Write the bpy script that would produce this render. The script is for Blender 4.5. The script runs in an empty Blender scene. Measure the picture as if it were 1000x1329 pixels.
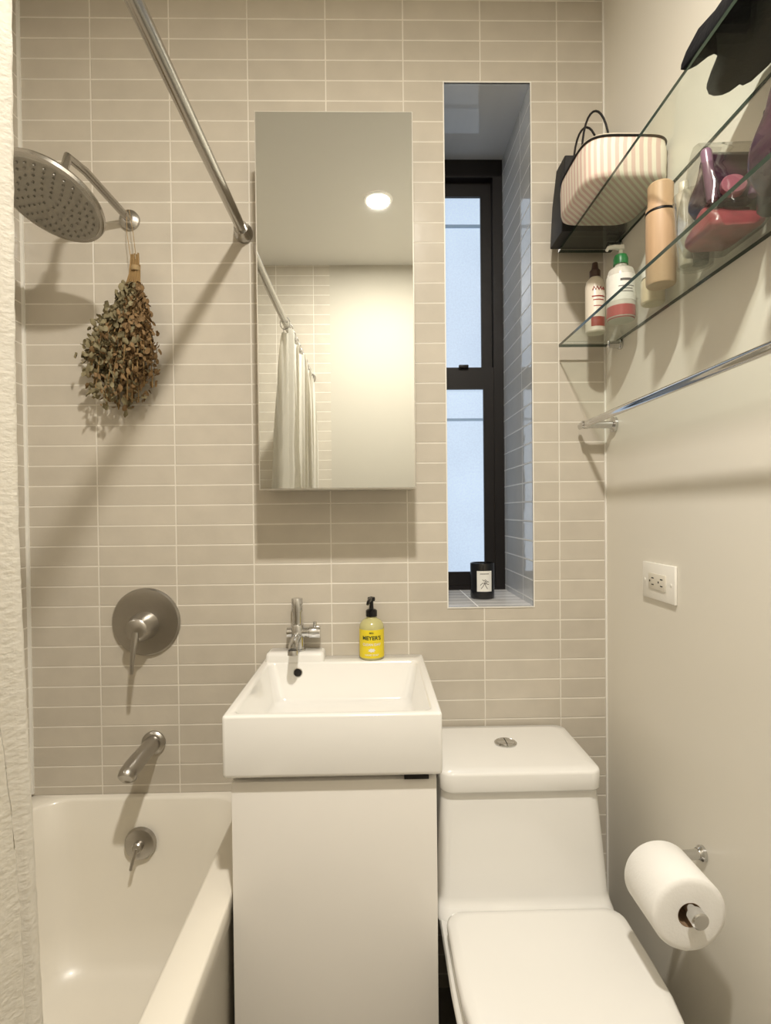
import bpy, bmesh, math, random
from mathutils import Vector, Matrix
random.seed(7)
H = 1.25
WB = 1.43     # back wall depth
XL, XR = -0.888, 0.604
CEIL = H + 1.314
YN = -0.40    # wall behind camera
scene = bpy.context.scene
try:
    scene.view_settings.view_transform = 'Standard'
    scene.view_settings.look = 'None'
    scene.view_settings.exposure = 0.0
except Exception:
    pass

def lin(c):
    return tuple(((v/255)/12.92 if v/255 <= 0.04045 else ((v/255+0.055)/1.055)**2.4) for v in c)

# ------------------------------------------------------------------ materials
def base_mat(name):
    m = bpy.data.materials.new(name); m.use_nodes = True
    nt = m.node_tree
    b = nt.nodes['Principled BSDF']
    return m, nt, b

def mat(name, rgb, rough=0.5, metal=0.0, var=0.04, nscale=12.0, bump=0.0, bscale=60.0, coat=0.0, spec=None):
    m, nt, b = base_mat(name)
    c = lin(rgb)
    tc = nt.nodes.new('ShaderNodeTexCoord')
    nz = nt.nodes.new('ShaderNodeTexNoise'); nz.inputs['Scale'].default_value = nscale; nz.inputs['Detail'].default_value = 3
    nt.links.new(tc.outputs['Object'], nz.inputs['Vector'])
    mix = nt.nodes.new('ShaderNodeMix'); mix.data_type = 'RGBA'
    mix.inputs[6].default_value = (*[max(0, v*(1-var)) for v in c], 1)
    mix.inputs[7].default_value = (*[min(1, v*(1+var)) for v in c], 1)
    nt.links.new(nz.outputs['Fac'], mix.inputs[0])
    nt.links.new(mix.outputs[2], b.inputs['Base Color'])
    b.inputs['Roughness'].default_value = rough
    b.inputs['Metallic'].default_value = metal
    b.inputs['Coat Weight'].default_value = coat
    b.inputs['Coat Roughness'].default_value = 0.06
    if spec is not None: b.inputs['Specular IOR Level'].default_value = spec
    if bump > 0:
        n2 = nt.nodes.new('ShaderNodeTexNoise'); n2.inputs['Scale'].default_value = bscale; n2.inputs['Detail'].default_value = 4
        nt.links.new(tc.outputs['Object'], n2.inputs['Vector'])
        bp = nt.nodes.new('ShaderNodeBump'); bp.inputs['Strength'].default_value = bump; bp.inputs['Distance'].default_value = 0.005
        nt.links.new(n2.outputs['Fac'], bp.inputs['Height'])
        nt.links.new(bp.outputs['Normal'], b.inputs['Normal'])
    return m

TW = 0.1982
def tile_mat(name, c1, c2, grout, rough=0.22):
    m, nt, b = base_mat(name)
    uv = nt.nodes.new('ShaderNodeUVMap'); uv.uv_map = 'UVMap'
    br = nt.nodes.new('ShaderNodeTexBrick')
    br.offset = 0.0; br.squash = 1.0
    br.inputs['Scale'].default_value = 1.0
    br.inputs['Brick Width'].default_value = TW
    br.inputs['Row Height'].default_value = 0.0515
    br.inputs['Mortar Size'].default_value = 0.0023
    br.inputs['Mortar Smooth'].default_value = 0.5
    br.inputs['Bias'].default_value = 0.0
    br.inputs['Color1'].default_value = (*lin(c1), 1)
    br.inputs['Color2'].default_value = (*lin(c2), 1)
    br.inputs['Mortar'].default_value = (*lin(grout), 1)
    nt.links.new(uv.outputs['UV'], br.inputs['Vector'])
    nz = nt.nodes.new('ShaderNodeTexNoise'); nz.inputs['Scale'].default_value = 14; nz.inputs['Detail'].default_value = 3
    nt.links.new(uv.outputs['UV'], nz.inputs['Vector'])
    hs = nt.nodes.new('ShaderNodeHueSaturation')
    vr = nt.nodes.new('ShaderNodeMapRange'); vr.inputs['From Min'].default_value = .3; vr.inputs['From Max'].default_value = .7; vr.inputs['To Min'].default_value = .96; vr.inputs['To Max'].default_value = 1.04
    nt.links.new(nz.outputs['Fac'], vr.inputs['Value']); nt.links.new(vr.outputs[0], hs.inputs['Value'])
    nt.links.new(br.outputs['Color'], hs.inputs['Color'])
    nt.links.new(hs.outputs['Color'], b.inputs['Base Color'])
    inv = nt.nodes.new('ShaderNodeMath'); inv.operation = 'SUBTRACT'; inv.inputs[0].default_value = 1.0
    nt.links.new(br.outputs['Fac'], inv.inputs[1])
    ad = nt.nodes.new('ShaderNodeMath'); ad.operation = 'MULTIPLY_ADD'; ad.inputs[1].default_value = 0.8
    nt.links.new(nz.outputs['Fac'], ad.inputs[0]); nt.links.new(inv.outputs[0], ad.inputs[2])
    bp = nt.nodes.new('ShaderNodeBump'); bp.inputs['Strength'].default_value = 0.5; bp.inputs['Distance'].default_value = 0.002
    nt.links.new(ad.outputs[0], bp.inputs['Height']); nt.links.new(bp.outputs['Normal'], b.inputs['Normal'])
    rr = nt.nodes.new('ShaderNodeMapRange'); rr.inputs['To Min'].default_value = rough; rr.inputs['To Max'].default_value = 0.8
    nt.links.new(br.outputs['Fac'], rr.inputs['Value']); nt.links.new(rr.outputs['Result'], b.inputs['Roughness'])
    return m

def thin_glass(name, tint=(0.93, 0.97, 0.95), f0=0.04, f90=0.5, rough=0.02):
    m = bpy.data.materials.new(name); m.use_nodes = True
    nt = m.node_tree; nt.nodes.clear()
    out = nt.nodes.new('ShaderNodeOutputMaterial')
    t = nt.nodes.new('ShaderNodeBsdfTransparent'); t.inputs['Color'].default_value = (*tint, 1)
    g = nt.nodes.new('ShaderNodeBsdfGlossy'); g.inputs['Roughness'].default_value = rough
    f = nt.nodes.new('ShaderNodeLayerWeight'); f.inputs['Blend'].default_value = 0.5
    pw = nt.nodes.new('ShaderNodeMath'); pw.operation = 'POWER'; pw.inputs[1].default_value = 4.0
    nt.links.new(f.outputs['Facing'], pw.inputs[0])
    mp = nt.nodes.new('ShaderNodeMath'); mp.operation = 'MULTIPLY_ADD'; mp.inputs[1].default_value = f90; mp.inputs[2].default_value = f0; mp.use_clamp = True
    nt.links.new(pw.outputs[0], mp.inputs[0])
    mx = nt.nodes.new('ShaderNodeMixShader')
    nt.links.new(mp.outputs[0], mx.inputs[0]); nt.links.new(t.outputs[0], mx.inputs[1]); nt.links.new(g.outputs[0], mx.inputs[2])
    nt.links.new(mx.outputs[0], out.inputs['Surface'])
    return m

def emis(name, rgb, strength, base=None, noise=0.0):
    m, nt, b = base_mat(name)
    c = lin(rgb)
    b.inputs['Base Color'].default_value = (*(lin(base) if base else c), 1)
    b.inputs['Emission Strength'].default_value = strength
    b.inputs['Emission Color'].default_value = (*c, 1)
    b.inputs['Roughness'].default_value = 0.25
    if noise > 0:
        tc = nt.nodes.new('ShaderNodeTexCoord')
        nz = nt.nodes.new('ShaderNodeTexNoise'); nz.inputs['Scale'].default_value = 170; nz.inputs['Detail'].default_value = 4
        n2 = nt.nodes.new('ShaderNodeTexNoise'); n2.inputs['Scale'].default_value = 4; n2.inputs['Detail'].default_value = 1
        nt.links.new(tc.outputs['Object'], nz.inputs['Vector']); nt.links.new(tc.outputs['Object'], n2.inputs['Vector'])
        av = nt.nodes.new('ShaderNodeMath'); av.operation = 'MULTIPLY_ADD'; av.inputs[1].default_value = .8
        sc = nt.nodes.new('ShaderNodeMath'); sc.operation = 'MULTIPLY_ADD'; sc.inputs[1].default_value = 1.0; sc.inputs[2].default_value = -.4
        nt.links.new(n2.outputs['Fac'], sc.inputs[0]); nt.links.new(nz.outputs['Fac'], av.inputs[0]); nt.links.new(sc.outputs[0], av.inputs[2])
        mix = nt.nodes.new('ShaderNodeMix'); mix.data_type = 'RGBA'
        mix.inputs[6].default_value = (*[v*(1-noise*1.8) for v in c[:2]], c[2]*(1-noise*1.2), 1)
        mix.inputs[7].default_value = (*[v*(1+noise*1.8) for v in c], 1)
        nt.links.new(av.outputs[0], mix.inputs[0]); nt.links.new(mix.outputs[2], b.inputs['Emission Color'])
    return m

M_tile = tile_mat('beige_tile', (197,189,175), (191,183,169), (222,216,204), 0.17)
M_tile_rev = tile_mat('reveal_tile', (202,204,207), (194,197,200), (224,225,225), 0.05)
M_paint = mat('painted_plaster', (228,223,211), 0.38, var=0.012, nscale=3, bump=0.05, bscale=40)
M_paint2 = mat('matte_plaster', (186,180,167), 0.85, var=0.01, nscale=3)
M_ceil = mat('ceiling_paint', (214,211,204), 0.75, var=0.01)
M_floor = mat('floor_stone', (160,153,143), 0.4, var=0.12, nscale=20)
M_caulk = mat('white_caulk', (232,229,221), 0.5)
M_porc = mat('white_porcelain', (235,233,228), 0.14, var=0.008, coat=0.5)
M_enamel = mat('tub_enamel', (232,226,213), 0.3, var=0.01, coat=0.15)
M_lacq = mat('white_lacquer', (234,230,223), 0.4, var=0.008)
M_plastic = mat('seat_plastic', (235,233,228), 0.2, var=0.006)
M_chrome = mat('chrome', (210,210,210), 0.1, metal=1.0, var=0.02)
M_nickel = mat('brushed_nickel', (178,174,168), 0.3, metal=1.0, var=0.05, nscale=60)
M_steel = mat('polished_steel', (184,181,176), 0.24, metal=1.0, var=0.03)
M_mirror = mat('mirror_silver', (226,229,228), 0.012, metal=1.0, var=0.0)
M_alu = mat('cabinet_aluminium', (214,210,200), 0.35, metal=0.6, var=0.02)
M_black = mat('black_frame_paint', (24,20,19), 0.45, var=0.1, spec=.3)
M_blackgloss = mat('black_gloss', (18,17,18), 0.15, var=0.1)
M_blackcloth = mat('black_cloth', (16,16,19), 0.85, var=0.2, bump=0.4, bscale=120, spec=.2)
M_darkhole = mat('dark_hole', (30,26,24), 0.5, metal=0.3)
M_glass = thin_glass('shelf_glass', (0.94, 0.97, 0.95), 0.04, 0.45)
M_glass_edge = mat('shelf_glass_edge', (44,60,50), 0.15, var=0.1)
M_clear = thin_glass('clear_plastic', (0.92, 0.92, 0.90), 0.10, 0.55, 0.08)
M_win = emis('frosted_daylight_glass', (182,200,218), 1.08, base=(110,120,130), noise=0.10)
M_lens = emis('downlight_lens', (255,242,220), 14.0)
M_sill = tile_mat('sill_tile', (222,220,218), (216,214,212), (236,235,232), 0.12)

# ------------------------------------------------------------------ geometry helpers
def finish(bm, name, mats, parent=None, ang=35):
    bmesh.ops.recalc_face_normals(bm, faces=bm.faces[:])
    for f in bm.faces: f.smooth = True
    for e in bm.edges:
        if len(e.link_faces) == 2:
            if e.calc_face_angle(0) > math.radians(ang): e.smooth = False
    me = bpy.data.meshes.new(name); bm.to_mesh(me); bm.free()
    ob = bpy.data.objects.new(name, me); scene.collection.objects.link(ob)
    if not isinstance(mats, (list, tuple)): mats = [mats]
    for m in mats: me.materials.append(m)
    if parent is not None:
        ob.parent = parent
        ob.matrix_parent_inverse = Matrix.Translation(-parent.location)
    return ob

def top(name, label, cat, loc=(0,0,0), group=None):
    e = bpy.data.objects.new(name, None); e.empty_display_size = 0.03
    scene.collection.objects.link(e); e.location = loc
    e['label'] = label; e['category'] = cat
    if group: e['group'] = group
    return e

def tag(ob, label, cat, group=None):
    ob['label'] = label; ob['category'] = cat
    if group: ob['group'] = group
    return ob

def box(name, x0,x1,y0,y1,z0,z1, m, parent=None, bev=0.0, seg=2):
    bm = bmesh.new()
    bmesh.ops.create_cube(bm, size=1.0)
    for v in bm.verts:
        v.co = Vector(((x0+x1)/2+v.co.x*(x1-x0), (y0+y1)/2+v.co.y*(y1-y0), (z0+z1)/2+v.co.z*(z1-z0)))
    if bev > 0:
        bmesh.ops.bevel(bm, geom=bm.edges[:], offset=bev, segments=seg, profile=0.5, affect='EDGES')
    return finish(bm, name, m, parent)

def add_loft(bm, loops, cap0=True, cap1=True, closed=True, uv=False):
    L = [[bm.verts.new(p) for p in lp] for lp in loops]
    n = len(loops[0]); uvl = bm.loops.layers.uv.verify() if uv else None
    for k in range(len(L)-1):
        for i in range(n if closed else n-1):
            j = (i+1) % n
            try:
                f = bm.faces.new((L[k][i], L[k][j], L[k+1][j], L[k+1][i]))
            except ValueError:
                continue
            if uv:
                us = [i/n, (i+1)/n, (i+1)/n, i/n]; vs = [k, k, k+1, k+1]
                for l, u_, v_ in zip(f.loops, us, vs): l[uvl].uv = (u_, v_/(len(L)-1))
    if cap0: bm.faces.new(list(reversed(L[0])))
    if cap1: bm.faces.new(L[-1])
    return L

def loft(name, loops, m, parent=None, cap0=True, cap1=True, ang=35, uv=False, closed=True):
    bm = bmesh.new(); add_loft(bm, loops, cap0, cap1, closed, uv)
    return finish(bm, name, m, parent, ang)

def frame_of(axis):
    a = Vector(axis).normalized()
    t = Vector((0,0,1)) if abs(a.z) < 0.9 else Vector((1,0,0))
    u = t.cross(a).normalized(); v = a.cross(u).normalized()
    return a, u, v

def add_lathe(bm, profile, origin, axis=(0,0,1), n=32, cap0=True, cap1=True, uv=False):
    a, u, v = frame_of(axis); o = Vector(origin)
    loops = [[o + a*h + (u*math.cos(2*math.pi*i/n) + v*math.sin(2*math.pi*i/n))*max(r, 1e-4) for i in range(n)] for r, h in profile]
    return add_loft(bm, loops, cap0, cap1, True, uv)

def lathe(name, profile, origin, m, parent=None, axis=(0,0,1), n=32, cap0=True, cap1=True, ang=35, uv=False):
    bm = bmesh.new(); add_lathe(bm, profile, origin, axis, n, cap0, cap1, uv)
    return finish(bm, name, m, parent, ang)

def add_tube(bm, pts, r, n=12, cap=True):
    pts = [Vector(p) for p in pts]
    rs = r if isinstance(r, (list, tuple)) else [r]*len(pts)
    loops = []; pu = None
    for i, p in enumerate(pts):
        d = (pts[min(i+1, len(pts)-1)] - pts[max(i-1, 0)]).normalized()
        if pu is None:
            _, u, v = frame_of(d)
        else:
            u = (pu - d*pu.dot(d)).normalized(); v = d.cross(u)
        pu = u
        loops.append([p + (u*math.cos(2*math.pi*k/n) + v*math.sin(2*math.pi*k/n))*rs[i] for k in range(n)])
    add_loft(bm, loops, cap, cap)

def tube(name, pts, r, m, parent=None, n=12, ang=50):
    bm = bmesh.new(); add_tube(bm, pts, r, n)
    return finish(bm, name, m, parent, ang)

def bez(p0, p1, p2, p3, n=10):
    p0, p1, p2, p3 = map(Vector, (p0, p1, p2, p3)); o = []
    for i in range(n+1):
        t = i/n; s = 1-t
        o.append(p0*s**3 + p1*3*s*s*t + p2*3*s*t*t + p3*t**3)
    return o

def rrect(x0, x1, y0, y1, r, z, k=6):
    r = min(r, (x1-x0)/2-1e-4, (y1-y0)/2-1e-4)
    out = []
    for cx, cy, a0 in ((x1-r, y1-r, 0), (x0+r, y1-r, 90), (x0+r, y0+r, 180), (x1-r, y0+r, 270)):
        for i in range(k+1):
            a = math.radians(a0 + 90*i/k)
            out.append(Vector((cx+r*math.cos(a), cy+r*math.sin(a), z)))
    return out

def dloop(cx, hx, yb, yf, rb, ell, z, k=6, m=18):
    out = []
    for sx, a0 in ((1, 0), (-1, 90)):
        ccx = cx + sx*(hx-rb)
        for i in range(k+1):
            a = math.radians(a0 + 90*i/k)
            out.append(Vector((ccx+rb*math.cos(a), yb-rb+rb*math.sin(a), z)))
    yc = yf + ell
    for i in range(m+1):
        a = math.radians(180 + 180*i/m)
        ca, sa = math.cos(a), math.sin(a)
        p = 2/2.5
        out.append(Vector((cx + hx*math.copysign(abs(ca)**p, ca), yc + ell*math.copysign(abs(sa)**p, sa), z)))
    return out

def text(s, size, m, parent, cx, cy, cz, r=None, name='lettering', align='CENTER', lift=0.0006, sx=1.0, bold=0.0):
    cu = bpy.data.curves.new('txt', 'FONT'); cu.body = s; cu.size = size; cu.align_x = align; cu.align_y = 'CENTER'
    cu.resolution_u = 3; cu.offset = bold
    o = bpy.data.objects.new('txt', cu); scene.collection.objects.link(o)
    bpy.context.view_layer.update()
    me = bpy.data.meshes.new_from_object(o.evaluated_get(bpy.context.evaluated_depsgraph_get()))
    bpy.data.objects.remove(o)
    me.name = name
    for v in me.vertices:
        x, y = v.co.x*sx, v.co.y
        if r:
            v.co = Vector((cx + (r+lift)*math.sin(x/r), cy - (r+lift)*math.cos(x/r), cz + y))
        else:
            v.co = Vector((cx + x, cy - lift, cz + y))
    me.materials.clear(); me.materials.append(m)
    ob = bpy.data.objects.new(name, me); scene.collection.objects.link(ob)
    ob.parent = parent; ob.matrix_parent_inverse = Matrix.Translation(-parent.location)
    return ob

def quads(name, ql, mats, parent=None):
    bm = bmesh.new(); uvl = bm.loops.layers.uv.new('UVMap')
    for vs, uvs, mi in ql:
        f = bm.faces.new([bm.verts.new(v) for v in vs]); f.material_index = mi
        for l, t in zip(f.loops, uvs): l[uvl].uv = t
    me = bpy.data.meshes.new(name); bm.to_mesh(me); bm.free()
    for m in mats: me.materials.append(m)
    ob = bpy.data.objects.new(name, me); scene.collection.objects.link(ob)
    return ob

def structure(ob): ob['kind'] = 'structure'; return ob

# ------------------------------------------------------------------ room shell
WX0, WX1, WZ0, WZ1, WYD = 0.190, 0.412, H-0.250, H+1.100, 1.765
U0, V0 = 0.482-6*TW, H + 1.31      # grout phase
def uvb(x, z): return (x-U0+20*TW, z-V0+5.15)
def wq(x0, x1, z0, z1, mi=0):
    return ([(x0,WB,z0),(x1,WB,z0),(x1,WB,z1),(x0,WB,z1)], [uvb(x0,z0),uvb(x1,z0),uvb(x1,z1),uvb(x0,z1)], mi)
ql = [wq(XL,WX0,0,CEIL), wq(WX1,XR,0,CEIL), wq(WX0,WX1,0,WZ0), wq(WX0,WX1,WZ1,CEIL)]
def rv(vs, mi=1):
    uvs = []
    for x,y,z in vs: uvs.append((y-WB+0.1, z-V0+5.15))
    return (vs, uvs, mi)
ql.append(rv([(WX1,WB,WZ0),(WX1,WYD,WZ0),(WX1,WYD,WZ1),(WX1,WB,WZ1)]))
ql.append(rv([(WX0,WYD,WZ0),(WX0,WB,WZ0),(WX0,WB,WZ1),(WX0,WYD,WZ1)]))
ql.append(([(WX0,WB,WZ1),(WX1,WB,WZ1),(WX1,WYD,WZ1),(WX0,WYD,WZ1)], [(0.005,.02),(0.19,.02),(0.19,.03),(0.005,.03)], 1))
sy = WYD-WB
ql.append(([(WX0,WYD,WZ0),(WX1,WYD,WZ0),(WX1,WB,WZ0),(WX0,WB,WZ0)], [(.12,.02+sy),(.12+WX1-WX0,.02+sy),(.12+WX1-WX0,.02),(.12,.02)], 2))
wall_back = structure(quads('wall_back', ql, [M_tile, M_tile_rev, M_sill]))
structure(quads('wall_left', [([(XL,YN,0),(XL,WB,0),(XL,WB,CEIL),(XL,YN,CEIL)], [(YN-WB+40*TW,-V0+5.15),(40*TW,-V0+5.15),(40*TW,CEIL-V0+5.15),(YN-WB+40*TW,CEIL-V0+5.15)],0)], [M_tile]))
structure(quads('wall_right', [([(XR,WB,0),(XR,YN,0),(XR,YN,CEIL),(XR,WB,CEIL)], [(0,0),(1,0),(1,1),(0,1)],0)], [M_paint]))
sp = -0.225
structure(quads('wall_front', [
    ([(sp,YN,0),(XL,YN,0),(XL,YN,CEIL),(sp,YN,CEIL)], [uvb(sp,0),uvb(XL,0),uvb(XL,CEIL),uvb(sp,CEIL)],0),
    ([(XR,YN,0),(sp,YN,0),(sp,YN,CEIL),(XR,YN,CEIL)], [(0,0),(1,0),(1,1),(0,1)],1)], [M_tile, M_paint2]))
structure(quads('floor', [([(XL,YN,0),(XR,YN,0),(XR,WB,0),(XL,WB,0)], [(0,0),(1,0),(1,1),(0,1)],0)], [M_floor]))
structure(quads('ceiling', [([(XL,WB,CEIL),(XR,WB,CEIL),(XR,YN,CEIL),(XL,YN,CEIL)], [(0,0),(1,0),(1,1),(0,1)],0)], [M_ceil]))
structure(box('trim_1', XL, XL+0.007, WB-0.006, WB, 0.535, CEIL, M_caulk))
structure(box('trim_2', XR-0.004, XR, WB-0.004, WB, 0, CEIL, M_caulk))
bm = bmesh.new()
t = 0.003
for (a,b_,c,d) in ((WX0-t,WX0,WZ0-t,WZ1+t),(WX1,WX1+t,WZ0-t,WZ1+t),(WX0,WX1,WZ0-t,WZ0),(WX0,WX1,WZ1,WZ1+t)):
    vs = [bm.verts.new((x, y, z)) for y in (WB-0.002, WB+0.003) for z in (c,d) for x in (a,b_)]
    for f in ((0,1,3,2),(4,5,7,6),(0,1,5,4),(2,3,7,6),(0,2,6,4),(1,3,7,5)): bm.faces.new([vs[i] for i in f])
structure(finish(bm, 'trim_3', M_caulk))

# window (sash window, black frame)
win = top('window_1', 'black-framed sash window with frosted panes in tiled niche', 'window', (0.301, 1.76, WZ0)); win['kind'] = 'structure'
def ring(name, x0,x1,z0,z1,wl,wr,wt,wb_,y0,y1,m,parent):
    bm = bmesh.new()
    def bx(a,b,c,d):
        vs = [bm.verts.new((x,y,z)) for y in (y0,y1) for z in (c,d) for x in (a,b)]
        for f in ((0,1,3,2),(4,5,7,6),(0,1,5,4),(2,3,7,6),(0,2,6,4),(1,3,7,5)): bm.faces.new([vs[i] for i in f])
    bx(x0,x0+wl,z0,z1); bx(x1-wr,x1,z0,z1); bx(x0+wl,x1-wr,z1-wt,z1); bx(x0+wl,x1-wr,z0,z0+wb_)
    return finish(bm, name, m, parent)
ring('window_frame', WX0+.001,WX1-.001,WZ0+.001,WZ1-.001, .014,.03,.055,.012, 1.738,1.80, M_black, win)
s1 = ring('sash', WX0+.014,WX1-.03, H+.415, WZ1-.055, .018,.034,.045,.035, 1.766,1.79, M_black, win)
s2 = ring('sash', WX0+.014,WX1-.03, WZ0+.012, H+.452, .018,.034,.068,.045, 1.742,1.764, M_black, win)
box('window_pane', WX0+.030,WX1-.062,1.776,1.780,H+.44,WZ1-.098, M_win, win)
box('window_pane', WX0+.030,WX1-.062,1.752,1.756,WZ0+.055,H+.386, M_win, win)
M_pane_shadow = emis('pane_shadow_bar', (120,142,166), 0.45)  # shadow of an outside grille, painted as dim blue-grey strips over the panes
box('pane_shadow_strip', WX0+.032,WX1-.064,1.772,1.776,H+.905,H+.915, M_pane_shadow, win)
box('pane_shadow_strip', WX0+.032,WX1-.064,1.7485,1.752,H+.285,H+.293, M_pane_shadow, win)
box('sash_lock', .27,.30,1.730,1.742,H+.448,H+.458, M_black, win, .002)

# ------------------------------------------------------------------ ceiling downlight
LX, LY = 0.03, 0.22
dl = top('ceiling_downlight', 'round white recessed downlight in the ceiling', 'ceiling light', (LX, LY, CEIL))
lathe('trim_ring', [(0.049,0.0),(0.049,-0.006),(0.058,-0.006),(0.061,-0.003),(0.061,0.0)], (LX,LY,CEIL-0.0005), M_lacq, dl, cap0=False, cap1=False)
lathe('lens', [(0.049,-0.003),(0.049,-0.0045)], (LX,LY,CEIL), M_lens, dl)
ld = bpy.data.lights.new('downlight_lamp', 'AREA'); ld.shape = 'DISK'; ld.size = 0.09; ld.energy = 33; ld.color = (1.0, 0.945, 0.855)
lo = bpy.data.objects.new('downlight_lamp', ld); scene.collection.objects.link(lo); lo.location = (LX, LY, CEIL-0.012)
w = bpy.data.worlds.new('World'); scene.world = w; w.use_nodes = True
w.node_tree.nodes['Background'].inputs[0].default_value = (0.55,0.68,0.85,1); w.node_tree.nodes['Background'].inputs[1].default_value = 0.6

# ------------------------------------------------------------------ bathtub
tub = top('bathtub', 'white enamel built-in bathtub below the shower', 'bathtub', (-0.6, 0.5, 0))
TX0, TX1, TY0, TY1, TZ = XL+.001, -0.277, YN+.001, WB-.001, 0.53
def tl(l, r_, f, b_, rad, z): return rrect(TX0+l, TX1-r_, TY0+f, TY1-b_, rad, z, 8)
loops = [tl(0,.012,0,0,.004,0.0), tl(0,.004,0,0,.004,0.48), tl(0,0,0,0,.004,.485), tl(0,0,0,0,.004,.5245), tl(.001,.0015,.001,.0005,.005,.5285), tl(.003,.005,.003,.001,.006,.53),
         tl(.035,.061,.09,.016,.07,.53), tl(.038,.065,.094,.019,.073,.5285), tl(.041,.069,.097,.022,.076,.522),
         tl(.055,.087,.14,.040,.09,.40), tl(.070,.106,.22,.062,.10,.24), tl(.090,.129,.30,.085,.12,.165), tl(.12,.165,.36,.125,.12,.135), tl(.18,.235,.5,.2,.08,.128)]
loft('tub_body', loops, M_enamel, tub, ang=50)
ox, oz = -0.594, H-0.824
lathe('overflow_plate', [(0.0,0.012),(0.028,0.012),(0.036,0.009),(0.040,0.0)], (ox,1.386,oz), M_nickel, tub, axis=(0,-1,0.08), cap0=False)
lathe('overflow_hub', [(0.013,0.0),(0.013,0.014),(0.010,0.017),(0,0.017)], (ox,1.375,oz), M_nickel, tub, axis=(0,-1,0.08))
tube('overflow_lever', [(ox,1.361,oz),(ox-.006,1.355,oz-.022),(ox-.010,1.350,oz-.045)], [.006,.0045,.004], M_nickel, tub)
lathe('drain', [(0.0,0.004),(0.02,0.004),(0.028,0.002),(0.03,0.0)], (-0.57,1.10,0.130), M_nickel, tub, cap0=False)

# tub spout: straight slim cylinder with a slanted, slightly dropped mouth
sx, sz = -0.574, H-0.588
spt = top('tub_spout', 'brushed nickel tub spout on the tiled wall', 'tub spout', (sx, WB, sz))
lathe('wall_flange', [(0.030,0.0),(0.030,0.006),(0.026,0.010),(0.022,0.012)], (sx,WB-.0005,sz), M_nickel, spt, axis=(0,-1,0))
bm = bmesh.new()
add_tube(bm, [(sx,1.42,sz),(sx,1.36,sz-.002),(sx-.001,1.305,sz-.007),(sx-.002,1.282,sz-.012),(sx-.002,1.272,sz-.016),(sx-.002,1.269,sz-.018)], [.020,.020,.0205,.0205,.019,.015], 24)
add_lathe(bm, [(0.0165,0),(0.0165,-.016),(0.0135,-.016),(0.013,-.010)], (sx-.002,1.290,sz-.014), (0,0,1), 20)
finish(bm, 'spout_body', M_nickel, spt, 50)

# shower valve
vx, vz = -0.588, H-0.276
va = top('shower_valve', 'round brushed nickel shower valve with lever handle', 'shower valve', (vx, WB, vz))
lathe('valve_plate', [(0.087,0.0),(0.087,0.004),(0.083,0.009),(0.070,0.011),(0.0,0.012)], (vx,WB-.0005,vz), M_nickel, va, axis=(0,-1,0), n=48, cap1=False)
lathe('valve_hub', [(0.036,0.0),(0.034,0.03),(0.030,0.045),(0.027,0.055),(0.020,0.06),(0,0.061)], (vx,WB-.011,vz-.008), M_nickel, va, axis=(0,-1,0), n=32, cap1=False)
tube('lever_handle', [(vx,1.365,vz-.015),(vx-.002,1.357,vz-.045),(vx-.004,1.35,vz-.08),(vx-.005,1.348,vz-.112)], [.010,.0075,.0055,.0042], M_nickel, va, 14)

# rain shower
sh = top('rain_shower', 'large round chrome rain shower head on wall arm', 'shower head', (-0.614, WB, H+.748))
lathe('wall_flange', [(0.026,0.0),(0.025,0.006),(0.016,0.012),(0.010,0.014)], (-0.614,WB-.0005,H+.748), M_steel, sh, axis=(0,-1,0))
nrm = Vector((-0.20,-0.35,-0.91)).normalized()
hc = Vector((-0.680, 1.20, H+0.676))
jc = hc - nrm*0.05
tube('shower_arm', [(-0.614,1.42,H+.748),(-0.630,1.37,H+.764),(-0.652,1.29,H+.786),(-0.666,1.24,H+.788),tuple(jc+Vector((0.003,.006,.018))),tuple(jc)], .0095, M_steel, sh, 14)
lathe('swivel_joint', [(0.006,-.02),(0.014,-.016),(0.0165,-.006),(0.015,.006),(0.02,.012),(0.024,.022),(0.03,.034)], tuple(jc), M_steel, sh, axis=tuple(nrm), n=24)
hs = 0.94
lathe('shower_head', [(0.03*hs,-.018),(0.09*hs,-.010),(0.113*hs,-.004),(0.117*hs,0.002),(0.115*hs,.008),(0.108*hs,.010)], tuple(hc), M_steel, sh, axis=tuple(nrm), n=64)
bm = bmesh.new()
a,u,v = frame_of(nrm)
add_lathe(bm, [(0.107*hs,.0095),(0.105*hs,.0115),(0.0,.0115)], tuple(hc), tuple(nrm), 48, cap1=False)
for R, cnt in ((.015,5),(.03,10),(.045,15),(.06,20),(.075,25),(.088,30)):
    for i in range(cnt):
        th = 2*math.pi*i/cnt
        add_lathe(bm, [(0.0028,.011),(0.0022,.015)], tuple(hc+(u*math.cos(th)+v*math.sin(th))*R), tuple(nrm), 6)
M_face = mat('spray_face_steel', (160,157,150), 0.35, metal=0.9, var=0.12, nscale=90)
finish(bm, 'spray_face', M_face, sh)

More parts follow.
